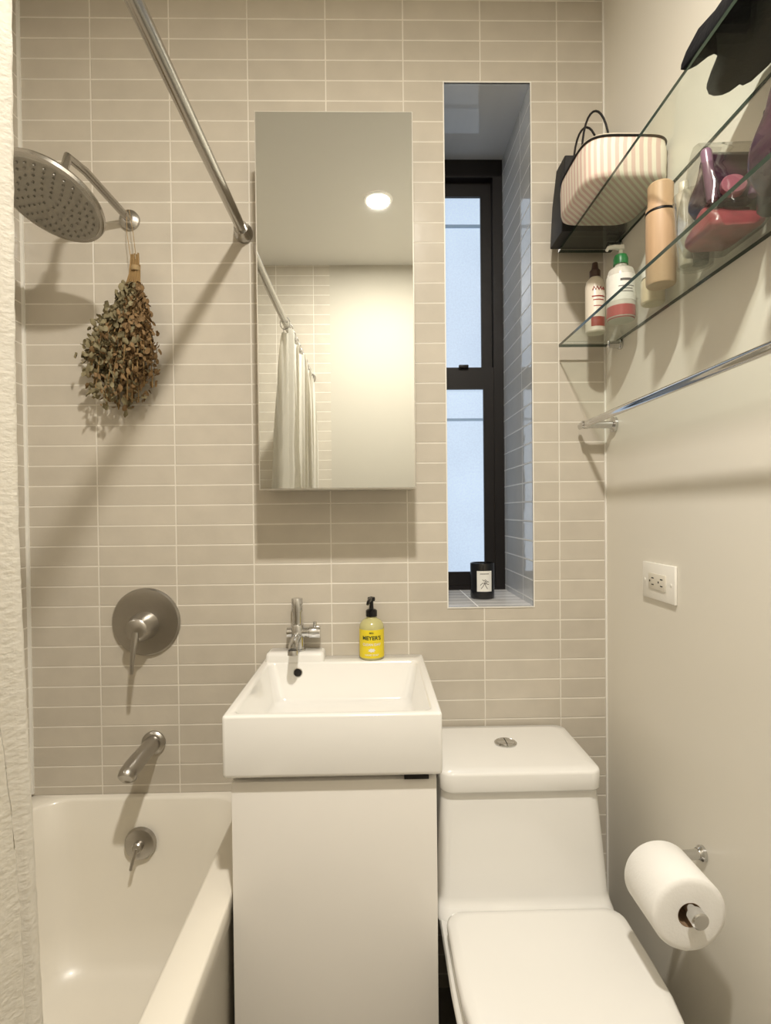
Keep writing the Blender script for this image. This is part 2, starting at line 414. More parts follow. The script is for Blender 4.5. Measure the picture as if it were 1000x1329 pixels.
# dried bundle
bd = top('dried_eucalyptus_bundle', 'bundle of dried eucalyptus hanging upside down from the shower arm', 'dried plant', (-0.583, 1.385, H+.62))
tie = Vector((-0.583, 1.385, H+.595))
bm = bmesh.new(); leaves = [[], []]
def cg(s): return max(-1.9*s, min(1.9*s, random.gauss(0, s)))
for i in range(38):
    fx = -1 + 2*(i+random.random())/38
    ex = tie.x - 0.040 + fx*0.076; ln = random.uniform(0.24, 0.36) - abs(fx+.1)*0.05
    ey = 1.385 + random.uniform(-.030, .02)
    sx0 = tie.x + fx*0.009
    pts = bez((sx0, tie.y+random.uniform(-.006,.006), tie.z+.052-random.random()*.03), (sx0-.004,tie.y,tie.z-.09), (ex+.006, ey, tie.z-ln*.5), (ex+fx*.006, ey, tie.z-ln), 8)
    add_tube(bm, pts, .0017, 5)
    for _ in range(60):
        t = random.uniform(0.12, 1.0)**0.72; k = t*8; i0 = min(7, int(k)); p = pts[i0].lerp(pts[i0+1], k-i0)
        sp_ = 0.003 + 0.0095*min(1, t*1.2)
        p = p + Vector((cg(sp_), cg(sp_), random.uniform(-.008, .008)))
        p.y = min(p.y, WB-.008)
        leaves[0 if random.random() < 0.45 - 0.5*fx else 1].append(p)
finish(bm, 'stems', mat('dried_stem', (146,118,76), 0.8, var=0.2, nscale=80), bd)
def leafmesh(name, pts, m, rmin, rmax, elong):
    bm = bmesh.new()
    for p in pts:
        r = random.uniform(rmin, rmax)
        R = Matrix.Rotation(random.uniform(0,6.28), 3, 'Z') @ Matrix.Rotation(math.radians(90)+random.gauss(0,.6), 3, 'Y') @ Matrix.Rotation(random.uniform(-.7,.7), 3, 'Z')
        c = bm.verts.new(p + R @ Vector((0,0,-r*.4)))
        rim = [bm.verts.new(p + R @ Vector((r*elong*math.cos(q)*random.uniform(.85,1.1), r*.85*math.sin(q)*random.uniform(.85,1.1), r*random.uniform(-.15,.35)))) for q in [2*math.pi*s/10 for s in range(10)]]
        for s in range(10): bm.faces.new((c, rim[s], rim[(s+1)%10]))
        for vv in [c]+rim:
            if vv.co.y > WB-.002: vv.co.y = WB-.002
    return finish(bm, name, m, bd, 180)
M_leafg = mat('dried_leaf_olive', (132,122,92), 0.75, var=0.4, nscale=45)
M_leafb = mat('dried_leaf_brown', (128,102,68), 0.8, var=0.45, nscale=45)
leafmesh('foliage', leaves[0], M_leafg, .0055, .0095, 1.15)
leafmesh('foliage', leaves[1], M_leafb, .0042, .0075, 1.4)
bm = bmesh.new()
add_lathe(bm, [(0.010,-.006),(0.0115,-.002),(0.0115,.002),(0.010,.006)], (tie.x,tie.y,tie.z+.012), (0,0,1), 12, False, False)
add_tube(bm, [(tie.x-.008,tie.y,tie.z+.015),(tie.x-.026,1.40,H+.70),(tie.x-.030,1.408,H+.762),(tie.x-.022,1.405,H+.762),(tie.x-.010,1.398,H+.70),(tie.x+.004,tie.y,tie.z+.015)], .0008, 6)
finish(bm, 'twine', mat('twine', (160,136,98), 0.9), bd)

# ------------------------------------------------------------------ curtain rod + curtain
RX, RZ = -0.326, H+0.714
rod = top('shower_curtain_rod', 'brushed metal curtain rod spanning above the tub', 'curtain rod', (RX, 0.5, RZ))
tube('rod_tube', [(RX,WB-.004,RZ),(RX,0.5,RZ),(RX,YN+.004,RZ)], .0128, M_steel, rod, 24)
lathe('end_flange', [(0.024,0),(0.024,.010),(0.019,.018),(0.0175,.034)], (RX,WB-.0005,RZ), M_steel, rod, axis=(0,-1,0), n=24)
lathe('end_flange', [(0.024,0),(0.024,.010),(0.019,.018),(0.0175,.034)], (RX,YN+.0005,RZ), M_steel, rod, axis=(0,1,0), n=24)

CT = RZ-.027
def curtain_pt(t, z):
    f = (CT - z)/(CT-.54)
    amp = (0.022 + 0.036*f**0.6)*(1+.25*math.sin(13*t+1))
    ph = 2*math.pi*(7*t + .25*math.sin(9*t)) + .25
    x = -0.325 - 0.010*f + amp*math.sin(ph + 0.6*math.sin(3.1*f+2*t)) + 0.010*math.sin(31*t+5*f)
    y = 0.482 - 0.72*t - .014*math.cos(2*ph+.6*f) + 0.014*math.sin(9*f+7*t)*f + .003*math.sin(x*330+2.5*f)
    edge = -0.3105 - .0030*min(1, f/.4) + 0.0122*max(0, (f-.5)/.31)**1.25 + .0006*math.sin(11*f)
    wgt = math.exp(-(t/0.022)**2)
    x = x*(1-wgt) + edge*wgt
    y = y*(1-wgt) + .495*wgt
    y = min(y, .4955)
    lim = edge*max(y,0)/0.495 - .0005
    if y > 0.0 and x > lim: x = lim
    x += 0.0005*math.sin(z*160+t*90)
    return (x, y, z)
nt_, nz_ = 340, 90
bm = bmesh.new()
zs = [CT - (CT-.54)*k/nz_ for k in range(nz_+1)]
L = [[bm.verts.new(curtain_pt(i/nt_, z)) for i in range(nt_+1)] for z in zs]
for k in range(nz_):
    for i in range(nt_): bm.faces.new((L[k][i], L[k][i+1], L[k+1][i+1], L[k+1][i]))
m, nt, b = base_mat('crinkled_white_cotton')
b.inputs['Roughness'].default_value = 0.9
b.inputs['Base Color'].default_value = (*lin((228,224,214)),1)
tc = nt.nodes.new('ShaderNodeTexCoord'); mp = nt.nodes.new('ShaderNodeMapping'); mp.inputs['Scale'].default_value = (150,150,240)
nz = nt.nodes.new('ShaderNodeTexNoise'); nz.inputs['Scale'].default_value = 1.0; nz.inputs['Detail'].default_value = 2
bp = nt.nodes.new('ShaderNodeBump'); bp.inputs['Strength'].default_value = 0.55; bp.inputs['Distance'].default_value = 0.0015
nt.links.new(tc.outputs['Object'], mp.inputs[0]); nt.links.new(mp.outputs[0], nz.inputs['Vector']); nt.links.new(nz.outputs['Fac'], bp.inputs['Height']); nt.links.new(bp.outputs[0], b.inputs['Normal'])
trl = nt.nodes.new('ShaderNodeBsdfTranslucent'); trl.inputs['Color'].default_value = (*lin((232,228,218)),1)
mxs = nt.nodes.new('ShaderNodeMixShader'); mxs.inputs[0].default_value = .4
nt.links.new(b.outputs[0], mxs.inputs[1]); nt.links.new(trl.outputs[0], mxs.inputs[2]); nt.links.new(mxs.outputs[0], nt.nodes['Material Output'].inputs['Surface'])
cur = finish(bm, 'shower_curtain', m, None, 180)
tag(cur, 'white crinkled cotton shower curtain bunched on the rod', 'shower curtain')
ring0 = None
for i in range(10):
    yy = 0.478-0.077*i
    if ring0 is None:
        bm = bmesh.new()
        pts = [(0.0185*math.sin(q), 0, -.006+0.0235*math.cos(q)) for q in [2*math.pi*s/20 for s in range(20)]]
        add_tube(bm, pts+[pts[0]], .0018, 6, False)
        ring0 = finish(bm, 'curtain_ring', M_chrome, None, 60); r_ = ring0
    else:
        r_ = ring0.copy(); scene.collection.objects.link(r_)
    r_.location = (RX, yy, RZ)
    tag(r_, 'small metal curtain ring hooked over the rod', 'curtain ring', 'curtain rings on the shower rod')

# ------------------------------------------------------------------ mirror cabinet
CX0, CX1, CZ0, CZ1, CY = -0.265, 0.098, H+.053, H+.920, 1.28
mc = top('mirror_cabinet', 'tall mirrored medicine cabinet on the tiled wall', 'mirror cabinet', ((CX0+CX1)/2, WB, CZ0))
box('cabinet_body', CX0+.002,CX1-.002,CY+.018,WB-.001,CZ0+.002,CZ1-.002, M_alu, mc, .001)
box('mirror_door', CX0,CX1,CY+.0012,CY+.016,CZ0,CZ1, M_alu, mc, .0008)
box('mirror_glass', CX0+.003,CX1-.003,CY,CY+.0011,CZ0+.003,CZ1-.003, M_mirror, mc)

# ------------------------------------------------------------------ vanity
vc = top('vanity_cabinet', 'narrow white vanity cabinet carrying the washbasin', 'cabinet', (-0.078, 1.2, 0))
KX0, KX1, KY = -0.272, 0.112, 1.025
box('cabinet_body', KX0,KX1,KY+.018,WB-.001,0.0,.763, M_lacq, vc, .001)
box('door', KX0+.001,KX1-.001,KY,KY+.0165,0.06,.750, M_lacq, vc, .0015)
box('door_pull', 0.050,0.096,KY-.009,KY-.0002,.7535,.7605, M_darkhole, vc, .001)

SZ = H-.371
sk = top('washbasin', 'white rectangular ceramic washbasin with faucet ledge', 'sink', (-0.078, 1.22, .765))
SX0,SX1,SY0,SY1 = -0.283,0.121,1.008,WB-.001
def sl(l,r_,f,b_,rad,z): return rrect(SX0+l,SX1-r_,SY0+f,SY1-b_,rad,z,6)
loops = [sl(.004,.004,.004,.002,.006,.7645), sl(.001,.001,.001,0,.007,.767), sl(0,0,0,0,.007,.772), sl(0,0,0,0,.007,SZ-.004), sl(.0012,.0012,.0012,0,.007,SZ-.001), sl(.004,.004,.004,.001,.007,SZ),
         sl(.015,.015,.015,.058,.014,SZ), sl(.0180,.0180,.0180,.060,.016,SZ-.001), sl(.020,.020,.020,.062,.018,SZ-.005), sl(.034,.034,.030,.070,.026,SZ-.085), sl(.040,.040,.038,.078,.03,SZ-.094), sl(.055,.055,.055,.095,.03,SZ-.098), sl(.12,.12,.12,.16,.03,SZ-.101)]
loft('basin', loops, M_porc, sk, ang=50)
loops = [rrect(SX0+.008,-.128,1.370,SY1-.0005,.008,SZ-.004), rrect(SX0+.009,-.129,1.371,SY1-.0005,.010,SZ+.014), rrect(SX0+.011,-.131,1.373,SY1-.0005,.010,SZ+.020), rrect(SX0+.016,-.136,1.378,SY1-.002,.010,SZ+.0225)]
loft('faucet_ledge', loops, M_porc, sk, ang=50)
OY = 1.3655
lathe('overflow_hole', [(0.0115,0),(0.0115,.0025),(0.009,.0035),(0.009,.001),(0,.0008)], (-.193,OY,SZ-.024), M_steel, sk, axis=(0,-1,0.05), n=24, cap1=False)
lathe('overflow_opening', [(0.0098,0),(0.0098,.0037)], (-.193,OY,SZ-.024), M_darkhole, sk, axis=(0,-1,0.05), n=20)
lathe('drain', [(0.0,.004),(0.018,.004),(0.026,.002),(0.028,0)], (-.135,1.20,SZ-.101), M_chrome, sk, n=24, cap0=False)

# faucet: plain upright body, straight top post, stubby side handle
FX, FY, FZ = -0.198, 1.400, SZ+.0224
fa = top('faucet', 'chrome single-hole basin mixer with stubby side handle', 'faucet', (FX,FY,FZ))
lathe('faucet_body', [(0.021,0),(0.021,.004),(0.0175,.006),(0.0175,.064),(0.0165,.066),(0.012,.067),(0.012,.098),(0.0145,.099),(0.0145,.130),(0.0135,.132),(0,.1325)], (FX,FY,FZ), M_chrome, fa, n=28, cap1=False)
bm = bmesh.new()
add_tube(bm, bez((FX,FY-.008,FZ+.036),(FX,FY-.04,FZ+.038),(FX,FY-.065,FZ+.034),(FX,FY-.080,FZ+.018),8), .0115, 18)
add_lathe(bm, [(0.012,0),(0.0125,-.003),(0.0125,-.011),(0.009,-.012)], (FX,FY-.0805,FZ+.019), (0,.15,1), 18)
finish(bm, 'spout', M_chrome, fa, 50)
lathe('side_valve', [(0.0125,-.026),(0.0130,-.025),(0.0130,.030),(0.0155,.031),(0.0155,.056),(0.0145,.058)], (FX,FY,FZ+.046), M_chrome, fa, axis=(1,0,0), n=22)
tube('lever', [(FX+.044,FY,FZ+.058),(FX+.045,FY-.002,FZ+.072)], [.0048,.0045], M_chrome, fa, 12)

# soap dispenser
BX, BY, BZ = -0.010, 1.400, SZ+.0005
sb = top('soap_bottle', 'yellow-labelled hand soap bottle with black pump on the basin rim', 'soap bottle', (BX,BY,BZ))
M_soapliq = mat('pale_yellow_soap_plastic', (190,184,128), 0.2, var=0.03)
M_yel = mat('yellow_label', (230,208,40), 0.45, var=0.02)
M_wlab = mat('white_label', (230,228,220), 0.5)
M_grn = mat('dark_green_print', (46,62,30), 0.5)
lathe('bottle_body', [(0.027,0),(0.0305,.003),(0.031,.008),(0.031,.078),(0.0295,.087),(0.023,.096),(0.014,.101),(0.0125,.104),(0.0125,.108),(0,.108)], (BX,BY,BZ), M_soapliq, sb, n=36, cap1=False)
lathe('bottle_label', [(0.0314,.006),(0.0314,.076)], (BX,BY,BZ), M_yel, sb, n=36, cap0=False, cap1=False)
bm = bmesh.new()
add_lathe(bm, [(0.0145,.106),(0.0145,.120),(0.012,.123),(0.0055,.125),(0.005,.143),(0.009,.145),(0.010,.149),(0.009,.154),(0,.156)], (BX,BY,BZ), (0,0,1), 24, cap1=False)
add_tube(bm, [(BX,BY,BZ+.149),(BX-.004,BY-.018,BZ+.150),(BX-.008,BY-.034,BZ+.146),(BX-.009,BY-.038,BZ+.141)], [.006,.005,.004,.0035], 10)
finish(bm, 'pump', M_blackgloss, sb)
text("MEYER'S", .0135, M_grn, sb, BX, BY, BZ+.056, r=.0316, bold=.0003)
text("MRS.", .0058, M_grn, sb, BX, BY, BZ+.069, r=.0316, bold=.0001)
text("CLEAN DAY", .0088, M_wlab, sb, BX, BY, BZ+.040, r=.0316, bold=.0002)
text("HAND SOAP", .0062, M_wlab, sb, BX, BY, BZ+.014, r=.0316, bold=.0001)
bm = bmesh.new()
vs = []
for s in range(28):
    an = 2*math.pi*s/28; rr_ = 1+.25*math.cos(7*an); x = .008*rr_*math.cos(an); zz = .026+.0045*rr_*math.sin(an)
    vs.append(bm.verts.new((BX+.0319*math.sin(x/.0314), BY-.0319*math.cos(x/.0314), BZ+zz)))
bm.faces.new(vs)
finish(bm, 'flower_emblem', M_wlab, sb)

# ------------------------------------------------------------------ toilet
TC = 0.309
to = top('toilet', 'white one-piece toilet with closed lid beside the cabinet', 'toilet', (TC, 1.1, 0))
def bl(hx, yb, yf, ell, z, rb=.05): return dloop(TC, hx, yb, yf, rb, ell, z)
loops = [bl(.120,1.40,.86,.16,0), bl(.118,1.40,.85,.16,.03), bl(.122,1.405,.83,.18,.14), bl(.14,1.41,.77,.22,.25), bl(.168,1.415,.725,.24,.34), bl(.181,1.42,.715,.25,.385), bl(.183,1.42,.712,.25,.400), bl(.180,1.418,.717,.25,.406)]
loft('bowl', loops, M_porc, to, ang=60)
def tk(hx, yf, z, r_=.026, yb=1.42): return rrect(TC-hx, TC+hx, yf, yb, r_, z, 8)
loops = [tk(.186,1.118,.402), tk(.186,1.122,.410), tk(.185,1.140,.420), tk(.184,1.150,.435), tk(.180,1.160,.52), tk(.174,1.168,.60), tk(.170,1.173,.648)]
loft('tank', loops, M_porc, to, ang=60)
loops = [tk(.168,1.169,.6485,.024), tk(.173,1.162,.6505,.027), tk(.1735,1.160,.654,.027), tk(.1735,1.160,.686,.027), tk(.1725,1.1615,.6905,.027), tk(.170,1.164,.6925,.026,1.418), tk(.15,1.19,.6935,.025,1.40), tk(.06,1.27,.6942,.025,1.34)]
loft('tank_lid', loops, M_porc, to, ang=60)
lathe('flush_button', [(0.0265,0),(0.0265,.004),(0.024,.006),(0.0225,.0055),(0.0215,.005),(0.020,.0065),(0,.007)], (TC-.002,1.305,.6930), M_chrome, to, n=36, cap1=False)
box('button_split', TC-.0028,TC-.0012,1.288,1.322,.6990,.7003, M_darkhole, to)
loops = [bl(.173,1.085,.71,.25,.4065,.03), bl(.175,1.087,.708,.25,.41,.03), bl(.175,1.087,.708,.25,.421,.03), bl(.171,1.083,.712,.25,.4245,.03)]
loft('seat', loops, M_plastic, to, ang=50)
loops = [bl(.171,1.090,.706,.25,.4260,.032), bl(.1755,1.094,.702,.25,.429,.032), bl(.1765,1.095,.70,.25,.438,.033), bl(.1755,1.094,.702,.25,.446,.033), bl(.171,1.089,.708,.25,.4505,.031), bl(.157,1.075,.723,.24,.4525,.028), bl(.10,1.0,.78,.15,.4540,.02)]
loft('seat_lid', loops, M_plastic, to, ang=60)
for s in (-1, 1):
    lathe('hinge', [(0.011,-.03),(0.012,-.028),(0.012,.028),(0.011,.03)], (TC+s*.08,1.098,.420), M_plastic, to, axis=(1,0,0), n=20)

# ------------------------------------------------------------------ candle on sill
KX, KYc, KZ = 0.307, 1.575, WZ0+.0005
cd = top('candle', 'black glass jar candle with white label on the window sill', 'candle', (KX,KYc,KZ))
lathe('jar', [(0.030,0),(0.0335,.003),(0.034,.008),(0.034,.098),(0.033,.101),(0.0305,.101),(0.030,.092),(0,.091)], (KX,KYc,KZ), M_blackgloss, cd, n=40, cap1=False)
lathe('wax', [(0.0295,.0905),(0.0295,.0925),(0,.093)], (KX,KYc,KZ), mat('wax',(226,216,196),.5), cd, n=30, cap1=False)
bm = bmesh.new()
def wrapquad(bm, x0,x1,z0,z1,r,cx,cy,cz,n=10):
    top_, bot = [], []
    for i in range(n+1):
        x = x0+(x1-x0)*i/n
        for lst, z in ((bot,z0),(top_,z1)):
            lst.append(bm.verts.new((cx+r*math.sin(x/r), cy-r*math.cos(x/r), cz+z)))
    for i in range(n): bm.faces.new((bot[i],bot[i+1],top_[i+1],top_[i]))
wrapquad(bm, -.022,.022,.022,.080,.0344,KX,KYc,KZ)
finish(bm, 'jar_label', M_wlab, cd)
M_ink = mat('grey_ink', (90,86,84), 0.6)
def wp(x,z,r,cx,cy,cz): return (cx+r*math.sin(x/r), cy-r*math.cos(x/r), cz+z)
bm = bmesh.new()
for pts in ([(-.010,.030),(-.004,.038),(0,.046),(.002,.052)], [(.008,.030),(.003,.038),(0,.046)], [(-.012,.040),(-.006,.046),(0,.046)], [(.012,.042),(.006,.044),(0,.046)], [(-.006,.056),(-.002,.052),(.002,.056),(.006,.052),(.002,.050)], [(.004,.047),(.009,.051),(.012,.049)]):
    add_tube(bm, [wp(x,z,.0346,KX,KYc,KZ) for x,z in pts], .0009, 5)
finish(bm, 'botanical_drawing', M_ink, cd)
bm = bmesh.new(); wrapquad(bm, -.013,.013,.0710,.0728,.0347,KX,KYc,KZ,6)
finish(bm, 'label_line', M_ink, cd)

# ------------------------------------------------------------------ glass shelves
SHX0, SHX1, SHY0, SHY1 = 0.470, XR-.001, 0.45, 1.392
def shelf(zt, lab):
    e = top('glass_shelf', lab, 'glass shelf', (SHX1, (SHY0+SHY1)/2, zt), 'glass wall shelves')
    bm = bmesh.new(); bmesh.ops.create_cube(bm, size=1.0)
    th = .007
    for v in bm.verts:
        v.co = Vector(((SHX0+SHX1)/2+v.co.x*(SHX1-SHX0), (SHY0+SHY1)/2+v.co.y*(SHY1-SHY0), zt-th/2+v.co.z*th))
    bm.normal_update()
    for f in bm.faces: f.material_index = 0 if abs(f.normal.z) > .5 else 1
    finish(bm, 'glass_pane', [M_glass, M_glass_edge], e)
    for y in (1.335, 0.56):
        bm = bmesh.new()
        add_lathe(bm, [(0.012,0),(0.012,.005),(0.009,.007),(0.008,.028),(0.0095,.032),(0.006,.034)], (XR-.0005,y,zt-.018), (-1,0,0), 20)
        finish(bm, 'shelf_bracket', M_chrome, e)
    return e
ZU, ZLO = H+.655, H+.418
shelf(ZU, 'upper clear glass shelf with green edge on the painted wall')
shelf(ZLO, 'lower clear glass shelf holding toiletries on the painted wall')

# lotion bottle (brown cap)
M_red = mat('red_print',(150,48,40),.5)
def pline(x0,x1,z0,z1,r,x,y,z,m,e):
    bm = bmesh.new(); wrapquad(bm,x0,x1,z0,z1,r,x,y,z); finish(bm,'printed_line',m,e)
x,y,z = .530,1.310,ZLO+.0003
e = top('lotion_bottle','white lotion bottle with brown cap and red print','bottle',(x,y,z))
lathe('bottle_body', [(0.020,0),(0.0225,.003),(0.0225,.110),(0.020,.123),(0.012,.131),(0.011,.135),(0,.135)], (x,y,z), mat('ivory_plastic',(226,216,200),.35), e, n=28, cap1=False)
lathe('cap', [(0.0125,.132),(0.0125,.147),(0.008,.153),(0.006,.167),(0,.168)], (x,y,z), mat('brown_cap',(64,40,32),.4), e, n=24, cap1=False)
bm = bmesh.new()
add_tube(bm, [wp(a_,b_,.0228,x,y,z) for a_,b_ in [(-.014,.096),(-.011,.104),(-.007,.096),(-.004,.104),(0,.096),(.004,.103),(.007,.096),(.011,.102),(.014,.096)]], .0016, 5)
finish(bm,'red_script',M_red,e)
for a_,b_,c_,d_ in ((-.016,.016,.080,.083),(-.013,.013,.072,.0745),(-.018,.018,.012,.034),(-.012,.012,.058,.060)):
    pline(a_,b_,c_,d_,.0228,x,y,z,M_red,e)
# pump bottle
x,y,z = .552,1.222,ZLO+.0003
e = top('pump_bottle','clear pump bottle with white label and green collar','pump bottle',(x,y,z))
lathe('bottle_body', [(0.026,0),(0.030,.004),(0.030,.097),(0.026,.110),(0.013,.120),(0.0125,.126),(0,.126)], (x,y,z), mat('pearl_plastic',(206,202,192),.15,var=.05), e, n=32, cap1=False)
lathe('bottle_label', [(0.0304,.038),(0.0304,.095)], (x,y,z), M_wlab, e, n=32, cap0=False, cap1=False)
lathe('bottle_contents', [(0.0270,.0005),(0.0304,.005),(0.0303,.028)], (x,y,z), mat('coral_liquid',(172,78,80),.2), e, n=32, cap0=False, cap1=False)
M_green = mat('green_plastic',(36,112,58),.35)
lathe('collar', [(0.0155,.123),(0.0155,.136),(0.0125,.144),(0.007,.147),(0,.147)], (x,y,z), M_green, e, n=24, cap1=False)
bm = bmesh.new()
add_lathe(bm, [(0.0045,.144),(0.0045,.155),(0.008,.157),(0.008,.165),(0,.166)], (x,y,z), (0,0,1), 16, cap1=False)
add_tube(bm, [(x,y,z+.161),(x-.016,y-.004,z+.161),(x-.030,y-.006,z+.158),(x-.034,y-.006,z+.152)], [.006,.005,.0042,.0035], 10)
finish(bm,'pump_head',M_wlab,e)
for a_,b_,c in ((-.014,.014,.078),(-.018,.018,.066),(-.014,.014,.060),(-.016,.016,.054)):
    pline(a_,b_,c,c+(.005 if c>.07 else .0016),.0307,x,y,z,M_ink,e)
# small jar
x,y,z = .574,1.125,ZLO+.0003
e = top('small_jar','small clear jar with beige cream','jar',(x,y,z))
lathe('jar_body', [(0.020,0),(0.023,.003),(0.023,.045),(0.019,.052)], (x,y,z), mat('beige_cream',(206,190,160),.3), e, n=24)
lathe('jar_lid', [(0.0215,.0525),(0.0215,.066),(0.019,.069),(0,.069)], (x,y,z), M_wlab, e, n=24, cap1=False)
# wooden canister
x,y,z = .541,1.030,ZLO+.0003
e = top('wooden_canister','tall cylindrical wooden canister with dark band','canister',(x,y,z))
m, nt, b = base_mat('light_wood'); b.inputs['Roughness'].default_value = .5
tc = nt.nodes.new('ShaderNodeTexCoord'); mp = nt.nodes.new('ShaderNodeMapping'); mp.inputs['Scale'].default_value=(90,90,5)
nz = nt.nodes.new('ShaderNodeTexNoise'); nz.inputs['Scale'].default_value=1; cr = nt.nodes.new('ShaderNodeValToRGB')
cr.color_ramp.elements[0].color=(*lin((178,144,110)),1); cr.color_ramp.elements[1].color=(*lin((206,176,142)),1)
nt.links.new(tc.outputs['Object'],mp.inputs[0]); nt.links.new(mp.outputs[0],nz.inputs['Vector']); nt.links.new(nz.outputs['Fac'],cr.inputs[0]); nt.links.new(cr.outputs[0],b.inputs['Base Color'])
M_wood = m
lathe('canister_body', [(0.024,0),(0.026,.003),(0.026,.131)], (x,y,z), M_wood, e, n=32)
lathe('dark_band', [(0.0262,.1315),(0.0268,.132),(0.0268,.135),(0.0255,.1355)], (x,y,z), M_black, e, n=32)
lathe('canister_lid', [(0.026,.136),(0.026,.142),(0.0225,.143),(0.0225,.184),(0.019,.188),(0,.1885)], (x,y,z), M_wood, e, n=32, cap1=False)
# glass tumbler
x,y,z = .562,.955,ZLO+.0003
e = top('clear_tumbler','clear tumbler holding a pale tube and dark tubes','tumbler',(x,y,z))
bm = bmesh.new(); add_lathe(bm, [(0.026,0),(0.028,.002),(0.035,.125),(0.0338,.125),(0.027,.005),(0,.005)], (x,y,z), (0,0,1), 32, cap1=False)
finish(bm,'tumbler_glass',M_clear,e)
lathe('dark_contents', [(0.014,.007),(0.017,.050),(0.014,.056),(0,.056)], (x+.008,y,z), mat('dark_green_tube',(58,64,48),.3), e, n=20, cap1=False)
lathe('pale_tube', [(0.011,.006),(0.012,.010),(0.012,.130),(0.008,.136),(0.008,.150)], (x-.012,y+.006,z), mat('cream_tube',(214,206,188),.35), e, axis=(-.03,.0,1), n=18)
# clear pouch with makeup in it
def pillow(cx,cy,z0,hx,hy,hh,N=9):
    lp = []
    for k in range(N+1):
        f = k/N; s = 0.80+0.20*math.sin(math.pi*min(1,f*1.1+.12))
        if k == 0: s = .74
        pin = (1-f)**0.6 + 0.10
        l_ = rrect(cx-hx*s, cx+hx*s, cy-hy*min(1,pin), cy+hy*min(1,pin), min(hx,hy)*.35*min(1,pin), z0+hh*f, 4)
        l_ = [p+Vector((.003*math.sin(p.y*90+f*7), .003*math.sin(p.x*110+f*9), 0)) for p in l_]
        lp.append(l_)
    return lp
PXc, PYc, PZc = .549,.860,ZLO+.0003
M_plum = mat('plum_vinyl',(58,34,48),.25,var=.6,nscale=50,coat=.5)
e = top('makeup_pouch','clear plastic pouch filled with muted pink and plum makeup','pouch',(PXc,PYc,PZc))
loft('pouch_body', pillow(PXc,PYc,PZc,.052,.058,.150), M_clear, e, ang=60)
loft('pink_makeup_bag', pillow(PXc,PYc-.002,PZc+.003,.042,.044,.046), mat('muted_red_vinyl',(156,66,76),.3,var=.6,nscale=60,coat=.3), e, ang=60)
loft('dark_makeup_bag', pillow(PXc+.004,PYc,PZc+.051,.042,.034,.084), M_plum, e, ang=60)
lathe('makeup_tube', [(0.007,0),(0.008,.002),(0.008,.075),(0.006,.079)], (PXc-.034,PYc-.030,PZc+.046), mat('mauve_tube',(120,92,108),.3), e, axis=(-.1,.05,1), n=14)
lathe('makeup_tube', [(0.006,0),(0.007,.002),(0.007,.060),(0.005,.064)], (PXc+.020,PYc-.040,PZc+.048), mat('plum_tube',(92,56,84),.3), e, axis=(.35,.05,1), n=14)
lathe('makeup_compact', [(0.016,0),(0.018,.002),(0.018,.010),(0.016,.012)], (PXc-.006,PYc-.032,PZc+.062), mat('rose_compact',(150,92,104),.3), e, axis=(-.2,-1,.3), n=20)
x,y,z = .568,.770,ZLO+.0003
e = top('black_bottle','black plastic bottle with flip cap','bottle',(x,y,z))
lathe('bottle_body', [(0.020,0),(0.023,.003),(0.023,.10),(0.017,.112),(0.012,.116)], (x,y,z), M_blackgloss, e, n=24)
lathe('cap', [(0.015,.117),(0.015,.14),(0.012,.143)], (x,y,z), M_black, e, n=20)
PXc, PYc, PZc = .548,.690,ZLO+.0003
e = top('toiletry_pouch','glossy dark plum toiletry pouch on the glass shelf','pouch',(PXc,PYc,PZc))
loft('pouch_body', pillow(PXc,PYc,PZc,.050,.045,.12), M_plum, e, ang=60)

# upper shelf
cx_,cy_,z = .513,1.184,ZU+.0003
e = top('striped_vanity_case','boxy cream and pale pink striped vanity case','vanity case',(cx_,cy_,z))
def ov(hx,hy,z_,n=84):
    o=[]
    for i in range(n):
        q=2*math.pi*i/n; c,s=math.cos(q),math.sin(q); p=2/4.6
        o.append(Vector((cx_+hx*math.copysign(abs(c)**p,c), cy_+hy*math.copysign(abs(s)**p,s), z_)))
    return o
m, nt, b = base_mat('pink_striped_fabric'); b.inputs['Roughness'].default_value=.7
tcn = nt.nodes.new('ShaderNodeTexCoord'); sep = nt.nodes.new('ShaderNodeSeparateXYZ'); nt.links.new(tcn.outputs['Object'],sep.inputs[0])
sm = nt.nodes.new('ShaderNodeMath'); sm.operation='SUBTRACT'; nt.links.new(sep.outputs[0],sm.inputs[0]); nt.links.new(sep.outputs[1],sm.inputs[1])
mu = nt.nodes.new('ShaderNodeMath'); mu.operation='MULTIPLY'; mu.inputs[1].default_value=62; nt.links.new(sm.outputs[0],mu.inputs[0])
fr = nt.nodes.new('ShaderNodeMath'); fr.operation='FRACT'; nt.links.new(mu.outputs[0],fr.inputs[0])
gt = nt.nodes.new('ShaderNodeMath'); gt.operation='GREATER_THAN'; gt.inputs[1].default_value=.5; nt.links.new(fr.outputs[0],gt.inputs[0])
mx = nt.nodes.new('ShaderNodeMix'); mx.data_type='RGBA'; mx.inputs[6].default_value=(*lin((226,217,200)),1); mx.inputs[7].default_value=(*lin((210,182,170)),1)
nt.links.new(gt.outputs[0],mx.inputs[0]); nt.links.new(mx.outputs[2],b.inputs['Base Color'])
M_str = m
hh=.080
loft('case_body', [ov(.080,.090,z),ov(.085,.096,z+.003),ov(.087,.099,z+.012),ov(.088,.100,z+hh-.02),ov(.086,.097,z+hh)], M_str, e, uv=True, cap1=False, ang=50)
loft('case_lid', [ov(.086,.097,z+hh+.002),ov(.087,.098,z+hh+.004),ov(.080,.090,z+hh+.010),ov(.03,.03,z+hh+.014)], mat('cream_fabric',(224,214,194),.7), e, cap0=True)
